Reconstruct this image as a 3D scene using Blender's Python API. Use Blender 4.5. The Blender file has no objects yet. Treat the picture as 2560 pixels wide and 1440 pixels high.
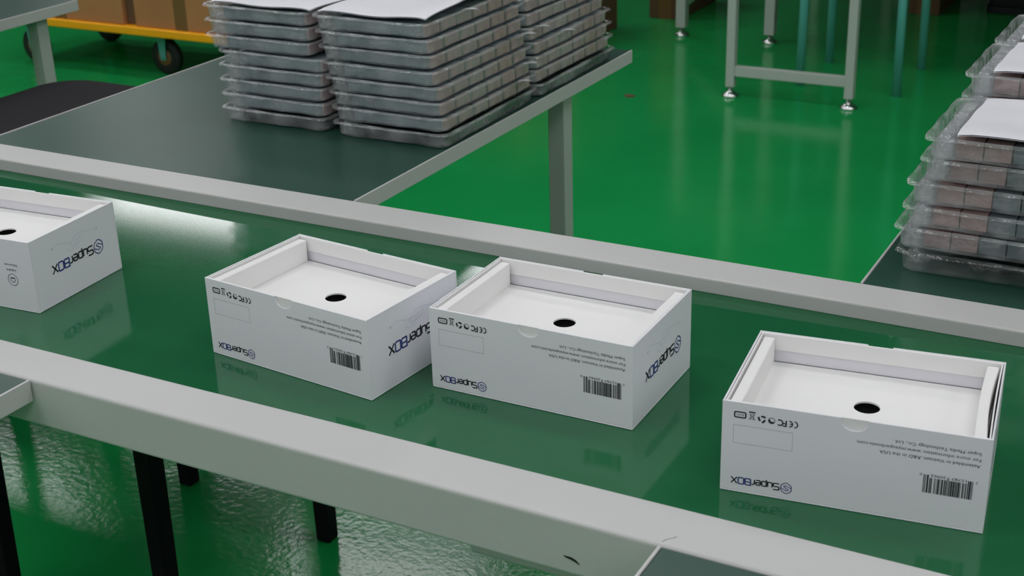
import bpy, bmesh, math, random
from mathutils import Vector, Matrix
random.seed(7)
D = bpy.data
SC = bpy.context.scene
COL = SC.collection
PI = math.pi

# ------------------------------------------------------------------ camera
FPX, YAW, PITCH, ROLL, CH = 3519.84, -0.50555, 0.40092, -0.0306, 1.35369
cam_d = D.cameras.new('camera'); cam = D.objects.new('camera', cam_d); COL.objects.link(cam)
cy, sy, cp, sp = math.cos(YAW), math.sin(YAW), math.cos(PITCH), math.sin(PITCH)
fw = Vector((sy*cp, cy*cp, -sp)); rt = Vector((cy, -sy, 0)); up = rt.cross(fw)
cr, sr = math.cos(ROLL), math.sin(ROLL)
rt2 = cr*rt + sr*up; up2 = -sr*rt + cr*up
m = Matrix((rt2, up2, -fw)).transposed().to_4x4(); m.translation = Vector((0, 0, CH))
cam.matrix_world = m
cam_d.sensor_width = 36.0; cam_d.lens = FPX/2560*36.0; cam_d.clip_start = .02; cam_d.clip_end = 60
cam_d.dof.use_dof = True; cam_d.dof.focus_distance = 1.48; cam_d.dof.aperture_fstop = 15
SC.camera = cam

# ------------------------------------------------------------------ light and exposure
w = D.worlds.new('world'); SC.world = w; w.use_nodes = True
w.node_tree.nodes['Background'].inputs[0].default_value = (.8, .9, 1, 1)
w.node_tree.nodes['Background'].inputs[1].default_value = .05
SC.view_settings.view_transform = 'Standard'; SC.view_settings.look = 'None'
SC.view_settings.gamma = 1; SC.view_settings.use_curve_mapping = False
SC.view_settings.exposure = 0.0
LAMP = 6.7                       # radiance of the ceiling lamp diffusers
CEIL = 3.12
SC.cycles.max_bounces = 10; SC.cycles.transparent_max_bounces = 40
SC.cycles.transmission_bounces = 6; SC.cycles.use_denoising = True
SC.cycles.sample_clamp_indirect = 6
ZB = .72                          # height of the belt surface
ZT = ZB + .0148                   # height of rails and table tops

# ------------------------------------------------------------------ materials
def mat(name, col, rough=.5, metal=0, spec=.5, coat=0, emit=0, bump=None, alpha=1):
    mt = D.materials.new(name); mt.use_nodes = True
    n = mt.node_tree; b = n.nodes['Principled BSDF']
    b.inputs['Base Color'].default_value = (*col, 1)
    b.inputs['Roughness'].default_value = rough
    b.inputs['Metallic'].default_value = metal
    b.inputs['Specular IOR Level'].default_value = spec
    if coat: b.inputs['Coat Weight'].default_value = coat; b.inputs['Coat Roughness'].default_value = .06
    if emit:
        b.inputs['Emission Color'].default_value = (*col, 1); b.inputs['Emission Strength'].default_value = emit
    if bump:
        scale, strength, dist, detail = bump
        tc = n.nodes.new('ShaderNodeTexCoord'); no = n.nodes.new('ShaderNodeTexNoise'); bp = n.nodes.new('ShaderNodeBump')
        no.inputs['Scale'].default_value = scale; no.inputs['Detail'].default_value = detail
        bp.inputs['Strength'].default_value = strength; bp.inputs['Distance'].default_value = dist
        n.links.new(tc.outputs['Object'], no.inputs['Vector']); n.links.new(no.outputs['Fac'], bp.inputs['Height'])
        n.links.new(bp.outputs['Normal'], b.inputs['Normal'])
    return mt

def mottle(mt, c1, c2, scale, lo=.35, hi=.65, detail=4):
    """procedural colour variation of the material itself (dirt, wear)"""
    n = mt.node_tree; b = n.nodes['Principled BSDF']
    tc = n.nodes.new('ShaderNodeTexCoord'); no = n.nodes.new('ShaderNodeTexNoise'); cr_ = n.nodes.new('ShaderNodeValToRGB')
    no.inputs['Scale'].default_value = scale; no.inputs['Detail'].default_value = detail
    cr_.color_ramp.elements[0].position = lo; cr_.color_ramp.elements[1].position = hi
    cr_.color_ramp.elements[0].color = (*c1, 1); cr_.color_ramp.elements[1].color = (*c2, 1)
    n.links.new(tc.outputs['Object'], no.inputs['Vector']); n.links.new(no.outputs['Fac'], cr_.inputs[0])
    n.links.new(cr_.outputs[0], b.inputs['Base Color'])
    return mt

M = {}
M['floor'] = mottle(mat('green_epoxy', (.008, .25, .055), .13, spec=.5), (.007, .30, .066), (.013, .36, .088), 1.1)
def floor_bump(mt):
    n = mt.node_tree; b = n.nodes['Principled BSDF']; tc = n.nodes.new('ShaderNodeTexCoord')
    a = n.nodes.new('ShaderNodeTexNoise'); a.inputs['Scale'].default_value = 75; a.inputs['Detail'].default_value = 3
    c = n.nodes.new('ShaderNodeTexNoise'); c.inputs['Scale'].default_value = 5; c.inputs['Detail'].default_value = 2
    b1 = n.nodes.new('ShaderNodeBump'); b1.inputs['Strength'].default_value = .22; b1.inputs['Distance'].default_value = .002
    b2 = n.nodes.new('ShaderNodeBump'); b2.inputs['Strength'].default_value = .11; b2.inputs['Distance'].default_value = .012
    n.links.new(tc.outputs['Object'], a.inputs['Vector']); n.links.new(tc.outputs['Object'], c.inputs['Vector'])
    n.links.new(a.outputs['Fac'], b1.inputs['Height']); n.links.new(c.outputs['Fac'], b2.inputs['Height'])
    n.links.new(b2.outputs['Normal'], b1.inputs['Normal']); n.links.new(b1.outputs['Normal'], b.inputs['Normal'])
floor_bump(M['floor'])
M['wall'] = mat('wall_paint', (.22, .225, .24), .8)
M['ceil'] = mat('ceiling_paint', (.05, .053, .055), .9)
M['lamp'] = mat('lamp_diffuser', (.985, .965, 1), .5, emit=LAMP)
M['lampcase'] = mat('lamp_case', (.7, .7, .7), .4)
def belt_mat():
    mt = mottle(mat('belt_pvc', (.012, .085, .032), .075, spec=.5), (.013, .115, .045), (.018, .132, .052), 6)
    n = mt.node_tree; b = n.nodes['Principled BSDF']; tc = n.nodes.new('ShaderNodeTexCoord')
    mp = n.nodes.new('ShaderNodeMapping'); mp.inputs['Rotation'].default_value = (0, 0, .35)
    n.links.new(tc.outputs['Object'], mp.inputs['Vector'])
    hs = []
    for d in ('X', 'Y'):
        wv = n.nodes.new('ShaderNodeTexWave'); wv.bands_direction = d; wv.inputs['Scale'].default_value = 95; wv.inputs['Distortion'].default_value = 1.2
        wv.inputs['Detail Scale'].default_value = 3
        n.links.new(mp.outputs[0], wv.inputs['Vector']); hs.append(wv)
    ad = n.nodes.new('ShaderNodeMath'); ad.operation = 'ADD'
    n.links.new(hs[0].outputs['Fac'], ad.inputs[0]); n.links.new(hs[1].outputs['Fac'], ad.inputs[1])
    bp = n.nodes.new('ShaderNodeBump'); bp.inputs['Strength'].default_value = .0075; bp.inputs['Distance'].default_value = .001
    n.links.new(ad.outputs[0], bp.inputs['Height']); n.links.new(bp.outputs[0], b.inputs['Normal'])
    return mt
M['belt'] = belt_mat()
M['bed'] = mat('slider_bed', (.02, .105, .045), .5, spec=.15)
M['rail'] = mottle(mat('rail_paint', (.5, .5, .49), .38, spec=.4), (.53, .53, .52), (.56, .56, .55), 3)
M['dark_mark'] = mat('dark_mark', (.01, .01, .01), .6)
M['grey_mark'] = mat('grey_mark', (.2, .2, .2), .6)
M['mat_top'] = mottle(mat('green_table_mat', (.03, .085, .06), .3, spec=.32), (.021, .066, .047), (.027, .078, .055), 4)
M['steel'] = mat('painted_steel', (.46, .50, .46), .4)
M['chrome'] = mat('chrome', (.75, .76, .76), .18, metal=1)
M['white'] = mat('white_card', (.825, .83, .868), .35, spec=.45)
M['white_in'] = mat('white_liner', (.84, .835, .825), .6, spec=.25)
M['lav'] = mat('white_liner_shaded', (.74, .735, .78), .6, spec=.25)  # liner white darkened to lavender, shade of the recess put into the colour
M['black_gloss'] = mat('black_foam', (.003, .003, .003), .9, spec=.1)
M['ink'] = mat('black_ink', (.012, .013, .02), .5)
M['ink_soft'] = mat('grey_ink', (.045, .05, .06), .5)
M['ink_faint'] = mat('faint_ink', (.24, .245, .26), .5)
M['ink_blue'] = mat('blue_ink', (.03, .05, .22), .5)
M['ink_pale'] = mat('pale_ink', (.55, .59, .64), .5)
M['black_plastic'] = mat('black_plastic', (.012, .0115, .014), .7, spec=.12)
M['yellow'] = mat('yellow_deck', (1.0, .43, .0), .5)
M['card'] = mottle(mat('cardboard', (.30, .16, .06), .8), (.40, .17, .058), (.47, .21, .08), 3)
M['card_dark'] = mat('cardboard_dark', (.14, .07, .035), .8)
M['tape'] = mat('packing_tape', (.20, .10, .035), .4)
M['rubber'] = mat('rubber', (.012, .012, .013), .6)
M['hub'] = mat('wheel_hub', (.22, .09, .03), .5)
M['teal'] = mat('teal_paint', (.10, .42, .37), .4)
M['dev'] = mottle(mat('slate_pack', (.075, .10, .115), .5), (.15, .20, .22), (.24, .30, .32), 30)
M['pack_brown'] = mottle(mat('pink_brown_card', (.3, .18, .17), .55), (.27, .185, .175), (.36, .235, .225), 25)
M['pack_slate'] = mottle(mat('slate_card', (.1, .13, .14), .5), (.10, .125, .135), (.15, .18, .19), 25)
M['dev_dark'] = mat('dark_pack', (.03, .032, .035), .5)
M['dev_pink'] = mottle(mat('pink_brown_pack', (.30, .17, .15), .55), (.36, .235, .225), (.52, .34, .325), 40)
M['foam'] = mat('white_foam', (.76, .76, .80), .45)
def film(name, tint, milk, rough, crumple=.7):
    mt = D.materials.new(name); mt.use_nodes = True; n = mt.node_tree
    for x in list(n.nodes):
        if x.type != 'OUTPUT_MATERIAL': n.nodes.remove(x)
    out = [x for x in n.nodes if x.type == 'OUTPUT_MATERIAL'][0]
    tr = n.nodes.new('ShaderNodeBsdfTransparent'); tr.inputs[0].default_value = (*tint, 1)
    di = n.nodes.new('ShaderNodeBsdfDiffuse'); di.inputs[0].default_value = (.72, .74, .75, 1)
    gl = n.nodes.new('ShaderNodeBsdfGlossy'); gl.inputs[0].default_value = (1, 1, 1, 1); gl.inputs['Roughness'].default_value = rough
    m1 = n.nodes.new('ShaderNodeMixShader'); m1.inputs[0].default_value = milk
    mn = n.nodes.new('ShaderNodeTexNoise'); mn.inputs['Scale'].default_value = 28; mn.inputs['Detail'].default_value = 3
    mp = n.nodes.new('ShaderNodeMapRange'); mp.inputs[1].default_value = .35; mp.inputs[2].default_value = .68; mp.inputs[3].default_value = milk*.35; mp.inputs[4].default_value = milk*1.9
    t0 = n.nodes.new('ShaderNodeTexCoord'); n.links.new(t0.outputs['Object'], mn.inputs['Vector']); n.links.new(mn.outputs['Fac'], mp.inputs[0]); n.links.new(mp.outputs[0], m1.inputs[0])
    m2 = n.nodes.new('ShaderNodeMixShader'); lw = n.nodes.new('ShaderNodeLayerWeight'); lw.inputs[0].default_value = .5
    pw = n.nodes.new('ShaderNodeMath'); pw.operation = 'POWER'; pw.inputs[1].default_value = 4; mx = n.nodes.new('ShaderNodeMath'); mx.operation = 'MULTIPLY_ADD'; mx.inputs[1].default_value = .5; mx.inputs[2].default_value = .06
    tc = n.nodes.new('ShaderNodeTexCoord'); no = n.nodes.new('ShaderNodeTexNoise'); bp = n.nodes.new('ShaderNodeBump')
    no.inputs['Scale'].default_value = 45; no.inputs['Detail'].default_value = 2
    bp.inputs['Strength'].default_value = crumple; bp.inputs['Distance'].default_value = .006
    n.links.new(tc.outputs['Object'], no.inputs['Vector']); n.links.new(no.outputs['Fac'], bp.inputs['Height'])
    n.links.new(bp.outputs[0], gl.inputs['Normal']); n.links.new(bp.outputs[0], lw.inputs['Normal']); n.links.new(lw.outputs['Facing'], pw.inputs[0]); n.links.new(pw.outputs[0], mx.inputs[0])
    n.links.new(tr.outputs[0], m1.inputs[1]); n.links.new(di.outputs[0], m1.inputs[2])
    n.links.new(mx.outputs[0], m2.inputs[0]); n.links.new(m1.outputs[0], m2.inputs[1]); n.links.new(gl.outputs[0], m2.inputs[2])
    n.links.new(m2.outputs[0], out.inputs[0])
    return mt
M['film'] = film('clear_tray_plastic', (.95, .96, .965), .2, .09)
M['film_crumpled'] = film('crumpled_clear_plastic', (.96, .965, .97), .06, .05, 1.0)
M['flap'] = film('torn_clear_film', (.95, .96, .965), .6, .12)

# ------------------------------------------------------------------ mesh helpers
class MB:
    def __init__(s): s.v = []; s.f = []; s.mi = []; s.sm = []
    def add(s, vs, fs, mi=0, smooth=False):
        o = len(s.v); s.v += [tuple(v) for v in vs]
        for f in fs: s.f.append([i+o for i in f]); s.mi.append(mi); s.sm.append(smooth)
    def box(s, x0, x1, y0, y1, z0, z1, mi=0):
        vs = [(x, y, z) for z in (z0, z1) for y in (y0, y1) for x in (x0, x1)]
        s.add(vs, [(0,2,3,1),(4,5,7,6),(0,1,5,4),(1,3,7,5),(3,2,6,7),(2,0,4,6)], mi)
    def loops(s, ls, mi=0, cap0=True, cap1=True, smooth=False, closed=True):
        n = len(ls[0]); vs = [p for l in ls for p in l]; fs = []
        for i in range(len(ls)-1):
            for j in range(n if closed else n-1):
                a = i*n+j; b = i*n+(j+1) % n; fs.append((a, b, b+n, a+n))
        s.add(vs, fs, mi, smooth)
        o = len(s.v)-len(vs)
        if cap0: s.f.append([o+j for j in range(n)][::-1]); s.mi.append(mi); s.sm.append(False)
        if cap1: s.f.append([o+(len(ls)-1)*n+j for j in range(n)]); s.mi.append(mi); s.sm.append(False)
    def cyl(s, p0, p1, r0, r1=None, n=20, mi=0, smooth=True):
        r1 = r0 if r1 is None else r1; p0 = Vector(p0); p1 = Vector(p1); d = (p1-p0).normalized()
        a = d.orthogonal().normalized(); b = d.cross(a)
        L = [[p + r*(math.cos(2*PI*k/n)*a + math.sin(2*PI*k/n)*b) for k in range(n)] for p, r in ((p0, r0), (p1, r1))]
        s.loops(L, mi, smooth=smooth)
    def lathe(s, c, axis, prof, n=28, mi=0):
        c = Vector(c); d = Vector(axis).normalized(); a = d.orthogonal().normalized(); b = d.cross(a)
        s.loops([[c + d*h + r*(math.cos(2*PI*k/n)*a + math.sin(2*PI*k/n)*b) for k in range(n)] for r, h in prof], mi, smooth=True)
    def mesh(s, name, mats):
        me = D.meshes.new(name); me.from_pydata(s.v, [], s.f); me.update()
        for mm in (mats if isinstance(mats, (list, tuple)) else [mats]): me.materials.append(mm)
        me.polygons.foreach_set('material_index', s.mi); me.polygons.foreach_set('use_smooth', s.sm)
        bm = bmesh.new(); bm.from_mesh(me); bmesh.ops.recalc_face_normals(bm, faces=bm.faces[:]); bm.to_mesh(me); bm.free()
        return me
    def build(s, name, mats, parent=None, bevel=0, seg=2, solid=0):
        o = D.objects.new(name, s.mesh(name, mats)); COL.objects.link(o)
        if parent: o.parent = parent
        if solid:
            q = o.modifiers.new('solid', 'SOLIDIFY'); q.thickness = solid; q.offset = 0
        if bevel:
            q = o.modifiers.new('bevel', 'BEVEL'); q.width = bevel; q.segments = seg; q.limit_method = 'ANGLE'; q.angle_limit = .6
        return o
def tag(o, label, cat, group=None):
    o['label'] = label; o['category'] = cat
    if group: o['group'] = group
    return o
def thing(name, label, cat, loc=(0, 0, 0), rz=0, group=None):
    o = D.objects.new(name, None); COL.objects.link(o); o.location = loc; o.rotation_euler = (0, 0, rz); o.empty_display_size = .05
    return tag(o, label, cat, group)
def struct(o): o['kind'] = 'structure'; return o
def copy_tree(o, parent=None):
    c = o.copy(); COL.objects.link(c)
    if parent: c.parent = parent
    for ch in list(o.children): copy_tree(ch, c)
    return c
def rrect(hw, hd, r, z, cx=0, cy_=0, n=5):
    ps = []
    for sx, sy_, a0 in ((1, 1, 0), (-1, 1, PI/2), (-1, -1, PI), (1, -1, 3*PI/2)):
        for k in range(n+1):
            a = a0 + PI/2*k/n
            ps.append((cx + sx*(hw-r) + r*math.cos(a), cy_ + sy_*(hd-r) + r*math.sin(a), z))
    return ps

# ------------------------------------------------------------------ room
X0, X1, Y0, Y1 = -13, 6, -6, 13
b = MB(); b.box(X0, X1, Y0, Y1, -.1, 0); struct(b.build('floor', M['floor']))
b = MB(); b.box(X0, X1, Y0, Y1, CEIL, CEIL+.1); struct(b.build('ceiling', M['ceil']))
for nm, a in (('wall_left', (X0-.1, X0, Y0, Y1)), ('wall_right', (X1, X1+.1, Y0, Y1)), ('wall_front', (X0-.1, X1+.1, Y0-.1, Y0)), ('wall_back', (X0-.1, X1+.1, Y1, Y1+.1))):
    b = MB(); b.box(*a, 0, CEIL); struct(b.build(nm, M['wall']))

# ceiling lamps
first = None
cells = [(x, y) for x in (-8.2, -6.0, -3.8, -1.65, .5, 2.7, 4.9) for y in (-4.2, -2.65, -1.1, .45, 2.0, 3.55)] + [(-6.35, 4.93), (-3.75, 5.28), (-8.2, 5.1), (-6.0, 6.43), (-3.78, 6.43), (-8.2, 8.2), (-10.4, 8.2), (-10.4, 5.1)]  # rightmost grid column is unseen fill, added to brighten the boxes' right sides
for x, y in cells:
    if first is None:
        first = thing('ceiling_lamp', 'white rectangular ceiling lamp with glowing diffuser', 'ceiling lamp', group='lamps on the ceiling')
        b = MB(); b.box(-.62, .62, -.22, .22, -.05, 0); b.build('lamp_case', M['lampcase'], first, .004)
        b = MB(); b.box(-.59, .59, -.19, .19, -.058, -.0502); b.build('diffuser', M['lamp'], first)
        t = first
    else: t = copy_tree(first)
    t.location = (x, y, CEIL-.001)

# ------------------------------------------------------------------ conveyor
CX0, CX1 = -3.6, 1.6
yF1, yF0, yN1, yN0 = 1.4523, 1.39414, .93029, .87214
conv = thing('belt_conveyor', 'long conveyor with dark green belt between two light grey side rails', 'conveyor')
def rail_profile(b, ya, yb, face):
    # C-shaped profile: flat top, side face 52 mm tall with a rounded edge
    b.box(CX0, CX1, ya, yb, ZT-.052, ZT)
b = MB(); b.box(CX0, CX1, yF0, yF1, ZT-.052, ZT); b.build('side_rail', M['rail'], conv, .0025, 3)
b = MB(); b.box(CX0, CX1, yN0, yN1, ZT-.0524, ZT); b.build('side_rail', M['rail'], conv, .0035, 3)
b = MB(); b.box(CX0, CX1, yN1+.0005, yF0-.0005, ZB-.03, ZB-.0022); b.build('slider_bed', M['bed'], conv)
# belt: thin sheet whose far edge wanders a little
b = MB(); N = 80; up_, lo_ = [], []
for i in range(N+1):
    x = CX0 + (CX1-CX0)*i/N
    u = (x+.87)/.6
    ye = 1.3505 + .018*min(1.2, u*u*.75)
    up_.append(((x, yN1+.0015, ZB), (x, ye-.002, ZB), (x, ye, ZB-.001), (x, ye, ZB-.0021), (x, yN1+.0015, ZB-.0021)))
for i in range(N):
    a, c = up_[i], up_[i+1]
    for j in range(4): b.add([a[j], c[j], c[j+1], a[j+1]], [(0, 1, 2, 3)])
b.build('belt', M['belt'], conv)
b = MB(); b.box(CX0, CX1, yN1+.01, yF0-.01, ZB-.085, ZB-.082); b.build('return_belt', M['bed'], conv)
b = MB(); b.box(-.567, .9, .9306, .95, ZB-.0885, ZB-.0385); b.build('drive_cover', M['rail'], conv, .003)
for x in (-2.95, .25, 1.4):
    for y in (.92, 1.40):
        b = MB(); b.box(x-.02, x+.02, y-.02, y+.02, .03, ZT-.053); b.cyl((x, y, 0), (x, y, .012), .028); b.cyl((x, y, .012), (x, y, .03), .007)
        b.build('leg', M['steel'], conv, .002)
# marks on the near rail
b = MB()
pts = [(-.4425, ZT-.0345), (-.4395, ZT-.0352), (-.435, ZT-.0356), (-.4305, ZT-.0372), (-.4275, ZT-.0395)]
wd = [.0002, .0009, .0013, .0012, .0005]
for k in range(4):
    (xa, za), (xb, zb) = pts[k], pts[k+1]
    b.add([(xa, yN0-.0004, za-wd[k]), (xb, yN0-.0004, zb-wd[k+1]), (xb, yN0-.0004, zb+wd[k+1]), (xa, yN0-.0004, za+wd[k])], [(0, 1, 2, 3)])
b.build('scuff_mark', M['dark_mark'], conv)
b = MB()
pts = [(-.357, yN0+.004), (-.3555, yN0+.009), (-.352, yN0+.0125), (-.3505, yN0+.0135), (-.350, yN0+.016)]
for k in range(4):
    (xa, ya), (xb, yb) = pts[k], pts[k+1]
    b.add([(xa-.0003, ya, ZT+.0003), (xb-.0003, yb, ZT+.0003), (xb+.0003, yb, ZT+.0003), (xa+.0003, ya, ZT+.0003)], [(0, 1, 2, 3)])
b.build('hair_scratch', M['grey_mark'], conv)

# ------------------------------------------------------------------ side tables
def table(x0, x1, y0, y1, label, legs):
    t = thing('side_table', label, 'table', ((x0+x1)/2, (y0+y1)/2, 0))
    hx, hy = (x1-x0)/2, (y1-y0)/2; z = ZT
    b = MB(); b.box(-hx+.0032, hx-.0032, -hy, hy, z-.018, z-.0012); b.build('tabletop', M['mat_top'], t, .001)
    for s in (-1, 1):
        b = MB(); a, c = sorted((s*hx, s*(hx-.003))); b.box(a, c, -hy, hy, z-.0235, z); b.build('edge_trim', M['rail'], t, .0008)
    for ya in (-hy+.02, hy-.25): b = MB(); b.box(-hx+.05, hx-.05, ya, ya+.03, z-.05, z-.0185); b.build('apron', M['steel'], t, .001)
    for lx, ly in legs:
        X, Y = lx*(hx-.036), ly
        b = MB(); b.box(X-.016, X+.016, Y-.016, Y+.016, .03, z-.0187); b.build('leg', M['steel'], t, .002)
        b = MB(); b.cyl((X, Y, 0), (X, Y, .012), .022); b.cyl((X, Y, .012), (X, Y, .03), .006); f = b.build('levelling_foot', M['chrome'], t)
    return t
table(-1.735, -1.039, 1.4535, 2.366, 'green topped side table behind the conveyor under the big stack of clear trays', [(-1, .225), (1, .225)])
table(-.360, .336, 1.4535, 2.366, 'green topped side table behind the conveyor at the right edge', [(-1, .225), (1, .225)])
table(-3.10, -2.404, 1.4535, 2.345, 'green topped side table in the upper left corner in front of the trolley', [(-1, .35), (1, .35)])
table(-1.73, -1.0345, -.04, .8708, 'green topped side table in front of the conveyor at lower left', [(-1, -.225), (1, -.225)])
table(-.3585, .337, -.04, .8708, 'green topped side table in front of the conveyor at lower right', [(-1, -.225), (1, -.225)])

# ------------------------------------------------------------------ lettering helpers
def stroke(path, wdt, closed=False):
    """2D polyline -> quads with mitred joints"""
    P = [Vector(p) for p in path]; n = len(P); qs = []; offs = []
    for i in range(n):
        if closed: a, c = P[i-1], P[(i+1) % n]
        else: a, c = P[max(i-1, 0)], P[min(i+1, n-1)]
        d1 = (P[i]-a).normalized() if (P[i]-a).length > 1e-9 else None
        d2 = (c-P[i]).normalized() if (c-P[i]).length > 1e-9 else None
        d1 = d1 or d2; d2 = d2 or d1
        t = (d1+d2); t = t.normalized() if t.length > 1e-6 else d1
        nn = Vector((-t.y, t.x)); k = max(.35, abs(nn.dot(Vector((-d1.y, d1.x)))))
        offs.append(nn*wdt/2/k)
    rng = range(n) if closed else range(n-1)
    for i in rng:
        j = (i+1) % n
        qs.append([P[i]-offs[i], P[j]-offs[j], P[j]+offs[j], P[i]+offs[i]])
    return qs
def circle(cx, cy_, r, n=24, a0=0, a1=2*PI):
    return [(cx+r*math.cos(a0+(a1-a0)*k/n), cy_+r*math.sin(a0+(a1-a0)*k/n)) for k in range(n if abs(a1-a0-2*PI) < 1e-6 else n+1)]
_font = {}
def text_polys(s, width=None, height=None, bold=0):
    key = (s, bold)
    if key not in _font:
        c = D.curves.new('t', 'FONT'); c.body = s; c.size = 1; c.resolution_u = 2; c.offset = bold; c.fill_mode = 'FRONT'
        o = D.objects.new('t', c); COL.objects.link(o)
        dg = bpy.context.evaluated_depsgraph_get(); dg.update(); me = o.evaluated_get(dg).to_mesh()
        _font[key] = ([tuple(v.co[:2]) for v in me.vertices], [list(p.vertices) for p in me.polygons])
        D.objects.remove(o); D.curves.remove(c)
    vs, fs = _font[key]
    x0 = min(v[0] for v in vs); x1 = max(v[0] for v in vs)
    k = width/(x1-x0); ky = (height/.72) if height else k
    return [[((vs[i][0]-x0)*k, vs[i][1]*ky) for i in f] for f in fs]
LET = {
 'S': ([[(.8,1),(.12,1),(0,.9),(0,.6),(.12,.5),(.68,.5),(.8,.4),(.8,.1),(.68,0),(0,0)]], .95),
 'u': ([[(0,.74),(0,.12),(.12,0),(.62,0)], [(.62,.74),(.62,-.08)]], .82),
 'p': ([[(0,-.3),(0,.74),(.52,.74),(.62,.62),(.62,.12),(.52,0),(0,0)]], .82),
 'e': ([[(0,.37),(.62,.37),(.62,.62),(.52,.74),(.12,.74),(0,.62),(0,.12),(.12,0),(.6,0)]], .82),
 'r': ([[(0,-.02),(0,.6),(.14,.74),(.42,.74)]], .55),
 'B': ([[(0,0),(0,1),(.66,1),(.76,.9),(.76,.6),(.68,.51),(0,.51)], [(.68,.49),(.78,.4),(.78,.1),(.68,0),(0,0)]], .95),
 'O': ([[(.1,0),(.68,0),(.78,.1),(.78,.9),(.68,1),(.1,1),(0,.9),(0,.1),(.1,0)]], .95),
 'X': ([[(0,1),(.82,0)], [(0,0),(.82,1)]], .9)}
def brand(h):
    """returns [(poly2d, material index)] ; hexagon centre at u=0, text to the right; cap height h"""
    out = []; u = .98*h; sw = .18*h
    for ch, mi in zip('SuperBOX', (0,0,0,0,0,1,1,0)):
        for pth in LET[ch][0]:
            for q in stroke([(u+x*h*1.02, (y-.5)*h) for x, y in pth], sw): out.append((q, mi))
        u += LET[ch][1]*h*1.02
    hx = [(math.sin(a)*.78*h, math.cos(a)*.84*h) for a in [k*PI/3+d for k in range(6) for d in (-.17, .17)]]
    for q in stroke(hx, .115*h, True): out.append((q, 1))
    for s in (1, -1):
        for q in stroke([(s*.70*h, s*(.02)*h), (s*.60*h, s*.10*h), (s*-.05*h, s*.40*h), (s*-.32*h, s*.27*h), (s*-.30*h, s*.17*h), (s*.05*h, 0)], .105*h): out.append((q, 1))
    return out
def put(b, polys, face, h0, z0, mi=0, lift=.00025):
    """reading coordinates (u right, v up), printed upside down on a face"""
    for q in polys:
        if isinstance(q, tuple) and len(q) == 2 and isinstance(q[1], int): q, k = q
        else: k = mi
        vs = []
        for p in q:
            h = h0-p[0]*1.0; z = z0-p[1]
            if face == 'front': vs.append((h-BL/2, -BW/2-lift, z))
            else: vs.append((BL/2+lift, h-BW/2, z))
        b.add(vs, [tuple(range(len(vs)))], k)

# ------------------------------------------------------------------ white boxes
BL, BW, BH = .215, .14565, .08569
mm = .001
UPC = ['0001101','0011001','0010011','0111101','0100011','0110001','0101111','0111011','0110111','0001011']
def notch_panel(b, x0, x1, y0, y1, z0, z1, notch):
    """wall panel in the xz plane with a thumb notch in its top edge"""
    c = (x0+x1)/2 + .001; r = .011
    if not notch: b.box(x0, x1, y0, y1, z0, z1); return
    top = [(x0, z1)] + [(c-r*1.0*math.cos(a), z1-(.0108)*math.sin(a)**.8) for a in [PI*k/20 for k in range(21)]] + [(x1, z1)]
    for i in range(len(top)-1):
        (xa, za), (xb, zb) = top[i], top[i+1]
        if xb-xa < 1e-7: continue
        b.add([(xa, y0, z0), (xb, y0, z0), (xb, y0, zb), (xa, y0, za), (xa, y1, z0), (xb, y1, z0), (xb, y1, zb), (xa, y1, za)],
              [(0,1,2,3), (7,6,5,4), (3,2,6,7), (0,4,5,1)])
    b.add([(x0, y0, z0), (x0, y0, z1), (x0, y1, z1), (x0, y1, z0)], [(0,1,2,3)])
    b.add([(x1, y0, z0), (x1, y1, z0), (x1, y1, z1), (x1, y0, z1)], [(0,1,2,3)])
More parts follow.
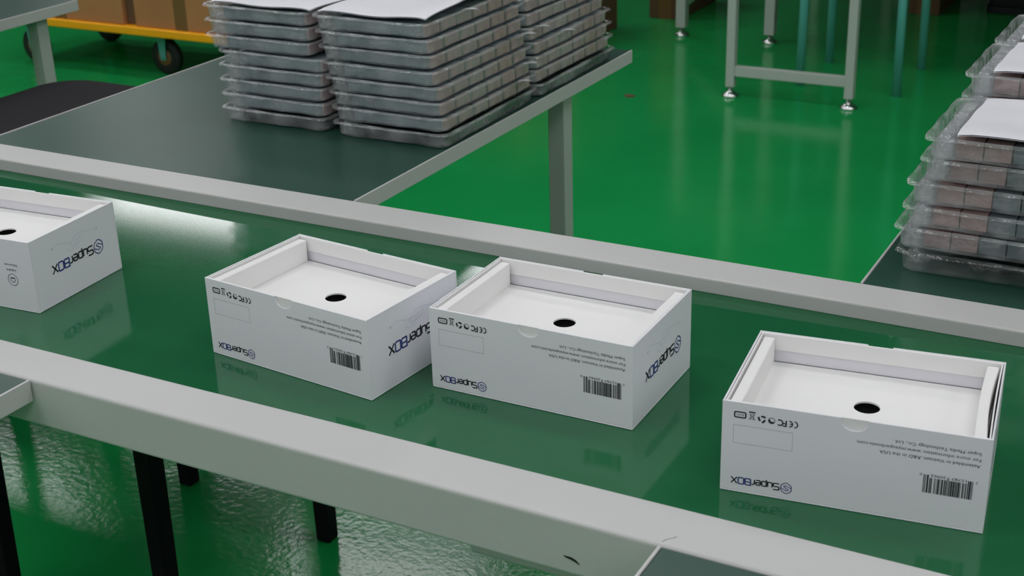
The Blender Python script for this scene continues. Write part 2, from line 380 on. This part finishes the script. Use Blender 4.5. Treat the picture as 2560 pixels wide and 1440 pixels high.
def white_box(x, y, th, label, back_side=False, warp=(0, 0), seed=0):
    rnd = random.Random(seed)
    t = thing('gift_box', label, 'box', (x, y, ZB+.0003), th, 'open white boxes on the belt')
    hx, hy = BL/2, BW/2; T = .0016
    b = MB()
    b.box(-hx, hx, -hy, hy, 0, T)
    notch_panel(b, -hx, hx, -hy, -hy+T, T, BH, True); notch_panel(b, -hx, hx, hy-T, hy, T, BH, True)
    b.box(-hx, -hx+T, -hy+T, hy-T, T, BH); b.box(hx-T, hx, -hy+T, hy-T, T, BH)
    b.build('outer_shell', M['white'], t, .0005, 2)
    # liner: front, back (upper flap and recessed lower panel), both ends, slightly bowed
    b = MB(); q = T+.0002
    b.box(-hx+q, hx-q, -hy+q, -hy+q+.0016, .058, BH-.0005)
    b.build('liner_flap', M['white_in'], t, .0004)
    b = MB(); b.box(-hx+q, hx-q, hy-q-.0022, hy-q, .0695, BH-.0004)
    b.build('liner_flap', M['white_in'], t, .0004)
    b = MB(); b.box(-hx+q, hx-q, hy-q-.001, hy-q-.0001, .058, .0694); b.build('recessed_back_panel', M['lav'], t)
    for s in (-1, 1):
        b = MB(); lo, hi = [], []; n = 12; bow = warp[0 if s < 0 else 1]
        for side in (0, 1):
            for k in range(n+1):
                v = k/n; yy = -hy+.004+(BW-.0085)*v
                lo.append((s*(hx-q-.0004-.0012*side-bow*.3*math.sin(PI*v)), yy))
        ring = lo[:n+1]+lo[n+1:][::-1]
        b.loops([[(p[0], p[1], z) for p in ring] for z in (.0585, BH-.0008)])
        b.build('end_liner', M['white_in'], t)
        b = MB(); ring = []
        for k in range(n+1):
            v = k/n; yy = -hy+.0045+(BW-.0105)*v; ring.append((s*(hx-.0048-bow*math.sin(PI*v)), yy))
        for k in range(n, -1, -1):
            v = k/n; yy = -hy+.0045+(BW-.0105)*v; ring.append((s*(hx-.0150-bow*.5*math.sin(PI*v)), yy))
        b.loops([[(p[0], p[1], z) for p in ring] for z in (.0575, BH-.0028)])
        b.build('end_cushion', M['white_in'], t, .0012, 3)
    # platform with the round hole
    b = MB(); R, cx_, cyh = .0112, .0008, .0045; n = 48; ix, iy0, iy1 = hx-.006, -hy+.0036, hy-.0040
    ring = []; out = []
    for k in range(n):
        a = 2*PI*k/n; dx, dy = math.cos(a), math.sin(a)
        ring.append((cx_+R*dx, cyh+R*dy))
        sx = (ix-cx_)/dx if dx > 1e-6 else ((-ix-cx_)/dx if dx < -1e-6 else 9)
        sy2 = (iy1-cyh)/dy if dy > 1e-6 else ((iy0-cyh)/dy if dy < -1e-6 else 9)
        s_ = min(sx, sy2); out.append((cx_+s_*dx, cyh+s_*dy))
    # square up the corners
    for X, Y in ((ix, iy1), (-ix, iy1), (-ix, iy0), (ix, iy0)):
        k = min(range(n), key=lambda i: (out[i][0]-X)**2+(out[i][1]-Y)**2); out[k] = (X, Y)
    for z, fl in ((.0578, 0), (.0562, 1)):
        for k in range(n):
            j = (k+1) % n; vs = [(*ring[k], z), (*out[k], z), (*out[j], z), (*ring[j], z)]
            b.add(vs, [(0, 1, 2, 3)])
    for k in range(n):
        j = (k+1) % n; b.add([(*ring[k], .0562), (*ring[j], .0562), (*ring[j], .0578), (*ring[k], .0578)], [(0, 1, 2, 3)])
    b.build('platform', M['white_in'], t)
    b = MB(); b.lathe((cx_, cyh, .050), (0, 0, 1), [(.0135, 0), (.0135, .0055), (.0125, .0055), (.0122, .0018), (.0001, .0016)], 32)
    o = b.build('hole_insert', M['black_gloss'], t); o['label'] = 'black insert seen through the round hole'
    # printing
    if not back_side:
        b = MB()
        # RoHS badge, crossed bin, recycling loop, green dot, FC, CE
        put(b, stroke(rr2(9.4*mm, 5*mm, 1*mm), 1.15*mm, True), 'front', 15.2*mm, 74.3*mm)
        put(b, [[(p[0]-2.9*mm, p[1]-.85*mm) for p in f] for f in text_polys('RoHS', 5.8*mm, 1.9*mm, 0)], 'front', 15.2*mm, 74.3*mm)
        put(b, stroke([(-2.7*mm, -3.9*mm), (2.7*mm, -3.9*mm)], 1.2*mm), 'front', 25.2*mm, 74.3*mm)
        for pth in ([(-1.9, 2.6), (1.9, 2.6)], [(-1.6, 2.6), (-1.2, -2), (1.2, -2), (1.6, 2.6)], [(-2.6, 3.2), (2.4, -2.4)], [(2.6, 3.2), (-2.4, -2.4)]):
            put(b, stroke([(x_*mm, z_*mm) for x_, z_ in pth], .38*mm), 'front', 25.2*mm, 74.3*mm)
        for k in range(3):
            a = k*2*PI/3
            pth = [(-1.9, -1.3), (-2.3, -2.0), (-1.6, -2.5), (.9, -2.5)]
            put(b, stroke([((px_*math.cos(a)-pz_*math.sin(a))*mm*.95, (px_*math.sin(a)+pz_*math.cos(a))*mm*.95) for px_, pz_ in pth], 1.6*mm), 'front', 33.6*mm, 73.3*mm)
        put(b, stroke(circle(0, 0, 2.7*mm), .5*mm, True), 'front', 41.6*mm, 73.1*mm)
        put(b, stroke(circle(0, 0, 1.75*mm, 12, -.5, 2.6), 1.5*mm), 'front', 41.6*mm, 73.1*mm)
        put(b, stroke([(-3.3*mm, -2.7*mm), (-3.3*mm, 2.6*mm), (-.4*mm, 2.6*mm)], 1.1*mm) + stroke([(-3.3*mm, .2*mm), (-1*mm, .2*mm)], 1*mm) + stroke(circle(2*mm, 0, 2.5*mm, 14, .9, 2*PI-.9), 1.15*mm), 'front', 50.3*mm, 72.6*mm)
        put(b, stroke(circle(2.2*mm, 0, 2.7*mm, 14, PI/2, 3*PI/2), 1*mm) + stroke([(-.2*mm, 0), (1.8*mm, 0)], .9*mm) + stroke(circle(-2*mm, 0, 2.7*mm, 14, PI/2, 3*PI/2), 1*mm), 'front', 58.3*mm, 72.6*mm)
        b.build('certification_marks', M['ink'], t)
        b = MB()
        corners = [(10, 47.6), (59.5, 47.6), (59.5, 64.6), (10, 64.6)]
        for k in range(4):
            (xa, za), (xb, zb) = corners[k], corners[(k+1) % 4]; L_ = math.hypot(xb-xa, zb-za); nd = int(L_/1.2)
            for i in range(nd):
                u0, u1 = (i+.15)/nd, (i+.8)/nd
                put(b, stroke([((xa+(xb-xa)*u0)*-mm, (za+(zb-za)*u0)*-mm), ((xa+(xb-xa)*u1)*-mm, (za+(zb-za)*u1)*-mm)], .38*mm), 'front', 0, 0)
        b.build('label_outline', M['ink_faint'], t)
        b = MB()
        for s_, zc, wd_ in (('Super Media Technology Co., Ltd.', 72.9, 67), ('For more information: www.mysuperboxtv.com', 67.4, 96), ('Assembled in Vietnam ,R&D in the USA', 61.8, 78)):
            put(b, text_polys(s_, wd_*mm, 3.0*mm, 0), 'front', 207.6*mm, zc*mm)
        b.build('address_text', M['ink_soft'], t)
        b = MB(); W_ = 38.2*mm; mod = W_/95; code = '715787209620'
        bits = '101'+''.join(UPC[int(c)] for c in code[:6])+'01010'+''.join(''.join('1' if z == '0' else '0' for z in UPC[int(c)]) for c in code[6:])+'101'
        i = 0
        while i < 95:
            if bits[i] == '1':
                j = i
                while j < 95 and bits[j] == '1': j += 1
                long = i < 10 or i > 84 or 45 <= i < 50
                put(b, [[(i*mod, 0), (j*mod, 0), (j*mod, (-16.6 if long else -14)*mm), (i*mod, (-16.6 if long else -14)*mm)]], 'front', 203.6*mm, 29.6*mm)
                i = j
            else: i += 1
        for s_, h_, wd_, zz in (('7', 207.0, 1.7, 46.9), ('15787', 198.4, 11.6, 46.9), ('20962', 182.6, 11.6, 46.9), ('0', 164.2, 1.8, 46.9)):
            put(b, text_polys(s_, wd_*mm, 2.4*mm, 0), 'front', h_*mm, zz*mm)
        b.build('barcode', M['ink'], t)
        b = MB(); put(b, brand(6.0*mm), 'front', 56.3*mm, 11.6*mm); b.build('brand_logo', [M['ink'], M['ink_blue']], t)
    else:
        b = MB()
        put(b, stroke(circle(0, 0, 7.0*mm, 32), .55*mm, True), 'front', 184*mm, 37.2*mm)
        put(b, stroke([(-3.4*mm, -1.4*mm), (-3.4*mm, .6*mm), (-1.2*mm, 3.0*mm), (1.2*mm, 3.0*mm), (3.4*mm, .6*mm), (3.4*mm, -1.4*mm)], .6*mm), 'front', 184*mm, 37.2*mm)
        put(b, stroke([(-3.2*mm, -2.1*mm), (3.2*mm, -2.1*mm)], 1.3*mm), 'front', 184*mm, 37.2*mm)
        put(b, text_polys('100M', 13*mm, 2.8*mm, 0), 'front', 190.5*mm, 50.6*mm)
        put(b, text_polys('Ethernet', 18*mm, 2.8*mm, 0), 'front', 193*mm, 56.4*mm)
        b.build('port_marks', M['ink'], t)
    b = MB(); put(b, brand(10.2*mm), 'side', 110*mm, 41.2*mm); b.build('brand_logo', [M['ink'], M['ink_blue']], t)
    b = MB()
    def wave(u): return (u, 60.5+4.5*math.sin((u-35)/12.5)*math.exp(-((u-73)/26)**2))
    path = [(-x_*mm, -(64.8 if True else 0)*mm) for x_ in ()]
    c1 = [(35, 65), (42, 68), (50, 67), (58, 64), (66, 62.5), (76, 63), (84, 66), (88, 64), (84, 60), (76, 58), (68, 58.5), (64, 61), (68, 65), (78, 69.5), (90, 68), (102, 65), (111, 64)]
    c2 = [(58, 57), (63, 53.5), (69, 54), (75, 58), (80, 63)]
    def smooth2(c):
        o = []
        for i in range(len(c)-1):
            p0, p1, p2, p3 = c[max(i-1, 0)], c[i], c[i+1], c[min(i+2, len(c)-1)]
            for k in range(5):
                v = k/5; o.append(tuple(.5*((2*p1[a])+(-p0[a]+p2[a])*v+(2*p0[a]-5*p1[a]+4*p2[a]-p3[a])*v*v+(-p0[a]+3*p1[a]-3*p2[a]+p3[a])*v**3) for a in (0, 1)))
        return o+[c[-1]]
    for c_ in (c1, c2): put(b, stroke([(-p[0]*mm, -p[1]*mm) for p in smooth2(c_)], .35*mm), 'side', 0, 0)
    for px_, pz_ in ((34.6, 65), (111, 64)): put(b, [circle(-px_*mm, -pz_*mm, 1.3*mm, 12)], 'side', 0, 0, lift=.0003)
    b.build('wave_ornament', M['ink_pale'], t)
    return t
def rr2(w_, h_, r):
    ps = []
    for sx, sz, a0 in ((1, 1, 0), (-1, 1, PI/2), (-1, -1, PI), (1, -1, 3*PI/2)):
        for k in range(4):
            a = a0+PI/2*k/3; ps.append((sx*(w_/2-r)+r*math.cos(a), sz*(h_/2-r)+r*math.sin(a)))
    return ps
white_box(-1.28836, 1.08474, .07313, 'open white box cut off by the left edge, with a round socket icon', True, (.0, .0), 1)
white_box(-.8143, 1.08537, -.10003, 'open white box turned left, touching its neighbour, left of the middle of the belt', False, (.0005, .0005), 2)
white_box(-.56969, 1.12809, .00628, 'open white box in the middle of the belt with its corner against another', False, (.0005, .0002), 3)
white_box(-.25469, 1.07848, .11768, 'open white box standing alone on the belt at the right, nearest the camera', False, (.0002, .0028), 4)

# ------------------------------------------------------------------ clear tray stacks
def tray_mesh(w_, d_, h_, name, bosses=True, seed=0, mt='film'):
    rnd = random.Random(seed); b = MB()
    def ring(inset, z, amp=0):
        ps = []; hw, hd = w_/2-inset, d_/2-inset; r = .014; nx, ny = 28, 42
        def rib(s_, n): return amp*(.5+.5*math.copysign(min(1, abs(math.sin(s_*n*PI))*2.2), math.sin(s_*n*PI)))
        for k in range(nx): v = k/nx; ps.append([-hw+r+(2*hw-2*r)*v, -hd-rib(v, 8), z])
        for k in range(6): a = -PI/2+PI/2*k/6; ps.append([hw-r+r*math.cos(a), -hd+r+r*math.sin(a), z])
        for k in range(ny): v = k/ny; ps.append([hw+rib(v, 12), -hd+r+(2*hd-2*r)*v, z])
        for k in range(6): a = PI/2*k/6; ps.append([hw-r+r*math.cos(a), hd-r+r*math.sin(a), z])
        for k in range(nx): v = k/nx; ps.append([hw-r-(2*hw-2*r)*v, hd+rib(v, 8), z])
        for k in range(6): a = PI/2+PI/2*k/6; ps.append([-hw+r+r*math.cos(a), hd-r+r*math.sin(a), z])
        for k in range(ny): v = k/ny; ps.append([-hw-rib(v, 12), hd-r-(2*hd-2*r)*v, z])
        for k in range(6): a = PI+PI/2*k/6; ps.append([-hw+r+r*math.cos(a), -hd+r+r*math.sin(a), z])
        j = rnd.uniform(0, 9)
        for i, p in enumerate(ps):
            p[0] += .0006*math.sin(i*.37+j); p[1] += .0006*math.sin(i*.53+j*2); p[2] += .0005*math.sin(i*.21+j*3)
        return ps
    b.loops([ring(.0055, .0006), ring(.0045, .004, .0012), ring(.0035, h_*.82, .002), ring(.003, h_*.93), ring(.002, h_*.95), ring(-.0022, h_*.95), ring(-.003, h_*.83)], cap1=False, smooth=True)
    if bosses:   # stacking bosses along the empty gutter
        for k in range(6):
            y = -d_/2+.028+(d_-.056)*k/5
            c = -w_/2+.0175
            b.loops([rrect(.0095, .016, .004, .001, c, y, 3), rrect(.008, .0145, .004, h_*.75, c, y, 3), rrect(.006, .012, .004, h_*.92, c, y, 3)], cap0=False, smooth=True)
    return b.mesh(name, M[mt])
def obj_from(me, name, parent, loc=(0, 0, 0), rz=0):
    o = D.objects.new(name, me); COL.objects.link(o); o.parent = parent; o.location = loc; o.rotation_euler = (0, 0, rz); return o
def device_mesh(lx, ly, h_, pink_ends, name):
    b = MB(); e = .003
    b.box(-lx/2, lx/2-e, -ly/2, ly/2, 0, h_, 0)
    b.box(lx/2-e, lx/2, -ly/2, ly/2, 0, h_, 1)
    return b.mesh(name, [M['dev'], M['dev_pink']])
def whole_pink(lx, ly, h_, name):
    b = MB(); b.box(-lx/2, lx/2, -ly/2, ly/2, 0, h_, 0); return b.mesh(name, [M['pack_brown']])
ORD = ['topmost', 'second from top', 'third from top', 'fourth from top', 'fifth from top', 'sixth from top', 'seventh from top', 'bottom']
# far stack: 2 x 2 piles of eight packs
TW, TD, TH = .200, .298, .0231
shells = [tray_mesh(TW, TD, TH, 'tray_shell', True, s) for s in range(3)]
dev_low = MB(); dev_low.box(-.079, .079, -.0197, .0197, 0, TH-.0085); dev_low = dev_low.mesh('packed_device', [M['dev_dark']])
dev_far = device_mesh(.158, .0395, TH-.0065, True, 'packed_device')
rnd = random.Random(3)
flaps = {('fr', 1): .05, ('fr', 4): .09, ('br', 4): -.11, ('br', 5): -.02, ('fr', 6): .06, ('br', 6): -.12}
flaps = {('fr', 6): .095, ('fr', 5): .12, ('br', 3): -.12, ('br', 4): -.04, ('fr', 3): .13, ('fr', 0): -.03}
def flap_mesh(s=1.0):
    b = MB(); n = 6; vs = []
    for i in range(n+1):
        v = i/n; wd_ = .016*(1-v)**.8
        vs.append([(v*.026*s, -wd_+.010*v, .004*math.sin(v*2.2)-.006*v*v), (v*.026*s, .004*v, .0045*math.sin(v*2.2)-.006*v*v+.001), (v*.026*s, wd_+.004*v, .004*math.sin(v*2.2)-.006*v*v)])
    b.loops(vs, cap0=False, cap1=False, smooth=True, closed=False)
    return b.mesh('torn_flap', M['flap'])
FLAP = flap_mesh()
def tray_pack(name_pile, label, cat, loc, rz, me, devs, group, flap=None, fx=0):
    t = thing('tray_pack', label, cat, loc, rz, group)
    obj_from(me, 'tray_shell', t)
    for dme, dx, dy in devs: obj_from(dme, 'packed_device', t, (dx, dy, .0012))
    if flap is not None: obj_from(FLAP, 'film_flap', t, (fx, flap, TH*.9))
    return t
piles = [('fl', 'front left', -1.3575, 1.843), ('fr', 'front right', -1.141, 1.843), ('bl', 'back left', -1.356, 2.149), ('br', 'back right', -1.142, 2.149)]
for code, words_, px_, py_ in piles:
    for k in range(8):                      # k = 0 bottom
        u = k/7
        if code[1] == 'l': dx = (.004*u if k < 5 else -.018) ; dy = .0
        else: dx = -.024*u; dy = -.002*u
        dx += rnd.uniform(-.0022, .0022); dy += rnd.uniform(-.002, .002)
        rz = rnd.uniform(-.008, .008)
        devs = [(dev_low if k == 0 else dev_far, .0135, -TD/2+.0315+.0472*i) for i in range(6)]
        fl = flaps.get((code, 7-k))
        tray_pack(code, 'clear tray pack, %s of the %s pile in the far stack' % (ORD[7-k], words_), 'tray',
                  (px_+dx, py_+dy, ZT+.0004+k*TH), rz, shells[(k+len(code)*3+ord(code[0])) % 3], devs, 'clear tray packs on the far table', fl, TW/2-.004)
def sheet(x, y, z, w_, d_, rz, label, curl=0):
    b = MB(); n = 16
    def zz(u, v):
        s = .0012*math.sin(u*9+v*5)+.0008*math.sin(v*13)
        e_ = max(0, abs(u-.5)*2-.9)+max(0, abs(v-.5)*2-.93)
        s -= .012*e_
        if curl:
            d = max(0, u-.62)*max(0, .5-abs(v-.40))*2
            s += curl*d
        return s
    for L_ in (0, 1):
        vs = [(-w_/2+w_*i/n, -d_/2+d_*j/n, zz(i/n, j/n)+.0016*L_+.001) for j in range(n+1) for i in range(n+1)]
        b.add(vs, [(j*(n+1)+i, j*(n+1)+i+1, (j+1)*(n+1)+i+1, (j+1)*(n+1)+i) for j in range(n) for i in range(n)], 0, True)
    o = b.build('foam_sheet', M['foam']); o.location = (x, y, z); o.rotation_euler = (0, 0, rz)
    return tag(o, label, 'foam sheet', 'white foam sheets on the tray piles')
zt8 = ZT+.0004+8*TH
sheet(-1.366, 1.842, zt8+.0025, .190, .290, .005, 'white foam sheet on top of the front left tray pile')
sheet(-1.162, 1.843, zt8+.0025, .190, .290, -.005, 'white foam sheet with lifted edge on top of the front right tray pile', .03)
sheet(-1.361, 2.147, zt8+.0025, .190, .290, 0, 'white foam sheet on top of the back left tray pile')
sheet(-1.165, 2.147, zt8+.0025, .190, .290, .01, 'white foam sheet on top of the back right tray pile')
# right stack: near pile of six, far pile of seven, taller trays
RW, RD, RH = .30, .175, .0267
shR = [tray_mesh(RW, RD, RH, 'tray_shell', True, s+5) for s in range(3)]
shEmpty = tray_mesh(RW, RD, RH, 'tray_shell', True, 11, 'film_crumpled')
dR = MB(); dR.box(-.0142, .0142, -.073, .073, 0, RH-.007); dR = dR.mesh('packed_device', [M['pack_slate']])
dRp = whole_pink(.0284, .146, RH-.007, 'packed_device')
for code, n_, py_, cnt in (('near', 6, 1.590, 6), ('middle', 7, 1.773, 7), ('rear', 7, 1.956, 7)):
    for k in range(cnt):
        u = k/(cnt-1); offx = [-.0, -.003, .004, .006, .016, .022, .024][k]+rnd.uniform(-.002, .002); offy = [0, .004, .002, .006, .010, .006, .004][k]
        devs = [((dRp if i < 2 else dR), -RW/2+.045+.0302*i, 0) for i in range(8)]
        if k == 0: devs = []
        idx = cnt-1-k; wd_ = 'bottom' if k == 0 else ORD[idx]
        tray_pack(code, 'clear tray pack, %s of the %s pile at the right edge' % (wd_, code), 'tray', (-.336+RW/2+offx, py_+offy, ZT+.0004+k*RH), rnd.uniform(-.008, .008),
                  (shEmpty if k == 0 else shR[k % 3]), devs, 'clear tray packs on the right table')
for zi, yy, nm_ in ((6, 1.596, 'near'), (7, 1.779, 'middle'), (7, 1.960, 'rear')):
    sheet(-.336+.054+.1215, yy, ZT+.0024+zi*RH, .243, .163, 0, 'white foam sheet on top of the %s tray pile at the right edge' % nm_)

# ------------------------------------------------------------------ stools
def stool(x, y, rz, label, hw=.2, hd=.21, h=.62, legw=.0155, sp_=.174, feet=None):
    t = thing('work_stool', label, 'stool', (x, y, 0), rz)
    b = MB()
    b.loops([rrect(hw-.012, hd-.012, .075, h-.038, n=8), rrect(hw, hd, .085, h-.026, n=8), rrect(hw, hd, .085, h-.008, n=8), rrect(hw-.004, hd-.004, .082, h-.002, n=8), rrect(hw-.02, hd-.02, .07, h, n=8), rrect(hw-.09, hd-.09, .03, h-.003, n=8)], smooth=True)
    b.build('seat', M['black_plastic'], t)
    for sx in (-1, 1):
        for sy_ in (-1, 1):
            b = MB(); L_ = []
            fx_, fy_ = feet[(sx, sy_)] if feet else (sx*sp_, sy_*sp_)
            for z, c, wd_ in ((0, 1, legw*.9), (h*.5, .985, legw), (h-.036, .93, legw*1.15)):
                L_.append([(fx_*c+a*wd_, fy_*c+q*wd_, z) for a, q in ((-1, -1), (1, -1), (1, 1), (-1, 1))])
            b.loops(L_); b.build('leg', M['black_plastic'], t, .003)
    return t
stool(-1.52, 1.51, 0, 'black stool whose legs show under the conveyor, below the far table', feet={(-1, 1): (-.137, .208), (1, 1): (.210, .164), (-1, -1): (-.171, -.200), (1, -1): (.166, -.184)})
stool(-2.07, 1.935, .0, 'black stool with a rounded seat between the tables at upper left', sp_=.13)

# ------------------------------------------------------------------ trolley with cartons
tr = thing('platform_trolley', 'yellow platform trolley with black rubber wheels behind the tables', 'trolley', (-3.98, 4.3, 0))
b = MB(); b.loops([rrect(.62, .285, .03, .176), rrect(.62, .285, .03, .209)]); b.build('deck', M['yellow'], tr, .006, 3)
for wx, wy in ((-.475, -.21), (.175, -.16), (-.47, .2), (.19, .2)):
    b = MB(); b.lathe((wx-.0, wy-.018, .0705), (0, 1, 0), [(.045, 0), (.064, .002), (.0705, .008), (.0705, .028), (.064, .034), (.045, .036)], 32); w_o = b.build('wheel', M['rubber'], tr)
    b = MB(); b.lathe((wx, wy-.021, .0705), (0, 1, 0), [(.001, 0), (.02, .0), (.042, .005), (.044, .03), (.02, .042), (.001, .042)], 28); b.build('hub', M['hub'], w_o)
    b = MB()
    for s in (-1, 1):
        y = wy+s*.026
        b.add([(wx-.012, y-.002, .06), (wx+.012, y-.002, .06), (wx+.022, y-.002, .165), (wx-.022, y-.002, .165), (wx-.012, y+.002, .06), (wx+.012, y+.002, .06), (wx+.022, y+.002, .165), (wx-.022, y+.002, .165)],
              [(0,1,2,3), (7,6,5,4), (0,4,5,1), (1,5,6,2), (2,6,7,3), (3,7,4,0)])
    b.box(wx-.04, wx+.04, wy-.04, wy+.04, .163, .1755)
    b.cyl((wx, wy-.034, .0705), (wx, wy+.034, .0705), .007)
    b.build('wheel_fork', M['teal'], tr)
def carton(x0, x1, y0, y1, z0, z1, label, mt='card', tape=True):
    t = thing('cardboard_carton', label, 'carton', ((x0+x1)/2, (y0+y1)/2, z0)); hx, hy, h = (x1-x0)/2, (y1-y0)/2, z1-z0
    b = MB(); b.box(-hx, hx, -hy, hy, 0, h); b.build('carton_body', M[mt], t, .004)
    b = MB()
    b.box(-.03, .03, -hy-.0006, -hy+.0004, 0, h+.0006); b.box(-.03, .03, -hy-.0006, hy+.0006, h-.0004, h+.0006)
    b.build('tape', M['tape'], t)
    return t
carton(-4.56, -3.905, 4.03, 4.55, .2095, .62, 'brown carton on the left half of the yellow trolley')
carton(-3.845, -3.39, 4.03, 4.55, .2095, .62, 'brown carton on the right half of the yellow trolley')
b = MB(); b.box(-3.904, -3.846, 4.05, 4.5, .2095, .58)  # dark block painting the shade in the gap between the cartons
tag(b.build('gap_shade_block', M['card_dark'], bevel=.003), 'dark block standing in for the shaded gap between the two cartons on the trolley', 'gap filler')
carton(-3.05, -2.50, 5.14, 5.53, 0, .5, 'dark brown carton on the floor just behind the far stack', 'card_dark')
carton(-2.45, -2.30, 5.76, 6.2, 0, .45, 'narrow dark carton on the floor behind the bench foot', 'card_dark')
carton(-1.42, -1.29, 6.24, 6.7, 0, .35, 'small dark carton on the floor at the top right behind teal legs', 'card_dark')
b = MB(); b.loops([rrect(.36, .25, .04, .03, -.75, 6.62), rrect(.38, .27, .05, .22, -.75, 6.62)]); b.loops([rrect(.37, .26, .04, 0, -.75, 6.62), rrect(.37, .26, .04, .03, -.75, 6.62)])
tag(b.build('plastic_crate', M['rubber'], bevel=.004), 'black crate on the floor in the top right corner', 'crate')

# ------------------------------------------------------------------ background benches and rack
def bench(x0, x1, y0, y1, label, brace=False, lw=.0155, over=.04):
    t = thing('steel_bench', label, 'bench', ((x0+x1)/2, (y0+y1)/2, 0)); hx, hy = (x1-x0)/2, (y1-y0)/2
    b = MB(); b.box(-hx-over, hx+.04, -hy-.05, hy+.05, .73, .76); b.build('benchtop', M['steel'], t, .003)
    for sx in (-1, 1):
        for sy_ in (-1, 1):
            b = MB(); X, Y = sx*hx, sy_*hy; b.box(X-lw, X+lw, Y-lw, Y+lw, .036, .73); l = b.build('leg', M['steel'], t, .002)
            b = MB(); b.lathe((X, Y, 0), (0, 0, 1), [(.03, 0), (.03, .006), (.018, .016), (.008, .02), (.008, .036)], 20); b.build('levelling_foot', M['chrome'], l)
    for sy_ in ((-1, 1) if not brace else (1,)):
        b = MB(); Y = sy_*hy; b.box(-hx+lw, hx-lw, Y-lw*.8, Y+lw*.8, .076, .112); b.build('crossbar', M['steel'], t, .002)
    if brace:
        b = MB(); b.cyl((-hx, -hy+.02, .12), (-hx+.3, -hy+.02, .40), .012); b.build('brace', M['steel'], t)
    return t
bench(-1.667, -1.240, 4.665, 6.9, 'pale steel bench frame with crossbar standing on the green floor at upper right')
bench(-2.185, -1.80, 5.49, 7.4, 'pale steel bench frame with chrome foot behind, left of the other bench', True, .021)
bench(-.50, .62, 4.95, 6.95, 'unseen pale steel bench beyond the right table, wide top added to shade the floor', over=.66)  # out of view, overhang added to keep lamp light off the floor
ts = thing('tall_stool', 'teal tube legged stool standing behind the pale bench frame', 'stool', (-1.313, 5.09, 0))
for X, Y in ((-.177, -.186), (.181, -.205), (-.176, .182), (.171, .208)):
    b = MB(); b.cyl((X, Y, 0), (X*.97, Y*.97, .58), .0155, n=16); b.build('leg', M['teal'], ts)
b = MB(); b.loops([rrect(.19, .21, .03, .58), rrect(.19, .21, .03, .61)]); b.build('seat', M['black_plastic'], ts, .004)
b = MB()
for a, c in (((-.175, -.19), (.177, -.2)), ((-.173, .18), (.169, .203))): b.cyl((*a, .45), (*c, .45), .009, n=12)
b.build('stretcher', M['teal'], ts)

b = MB(); b.loops([[(-1.998+.018*math.cos(a)*(1+.3*math.sin(3*a)), 4.523+.014*math.sin(a), z) for a in [k*PI/6 for k in range(12)]] for z in (.0002, .004)])
tag(b.build('paper_scrap', M['card_dark']), 'tiny brown scrap lying on the open green floor', 'scrap')
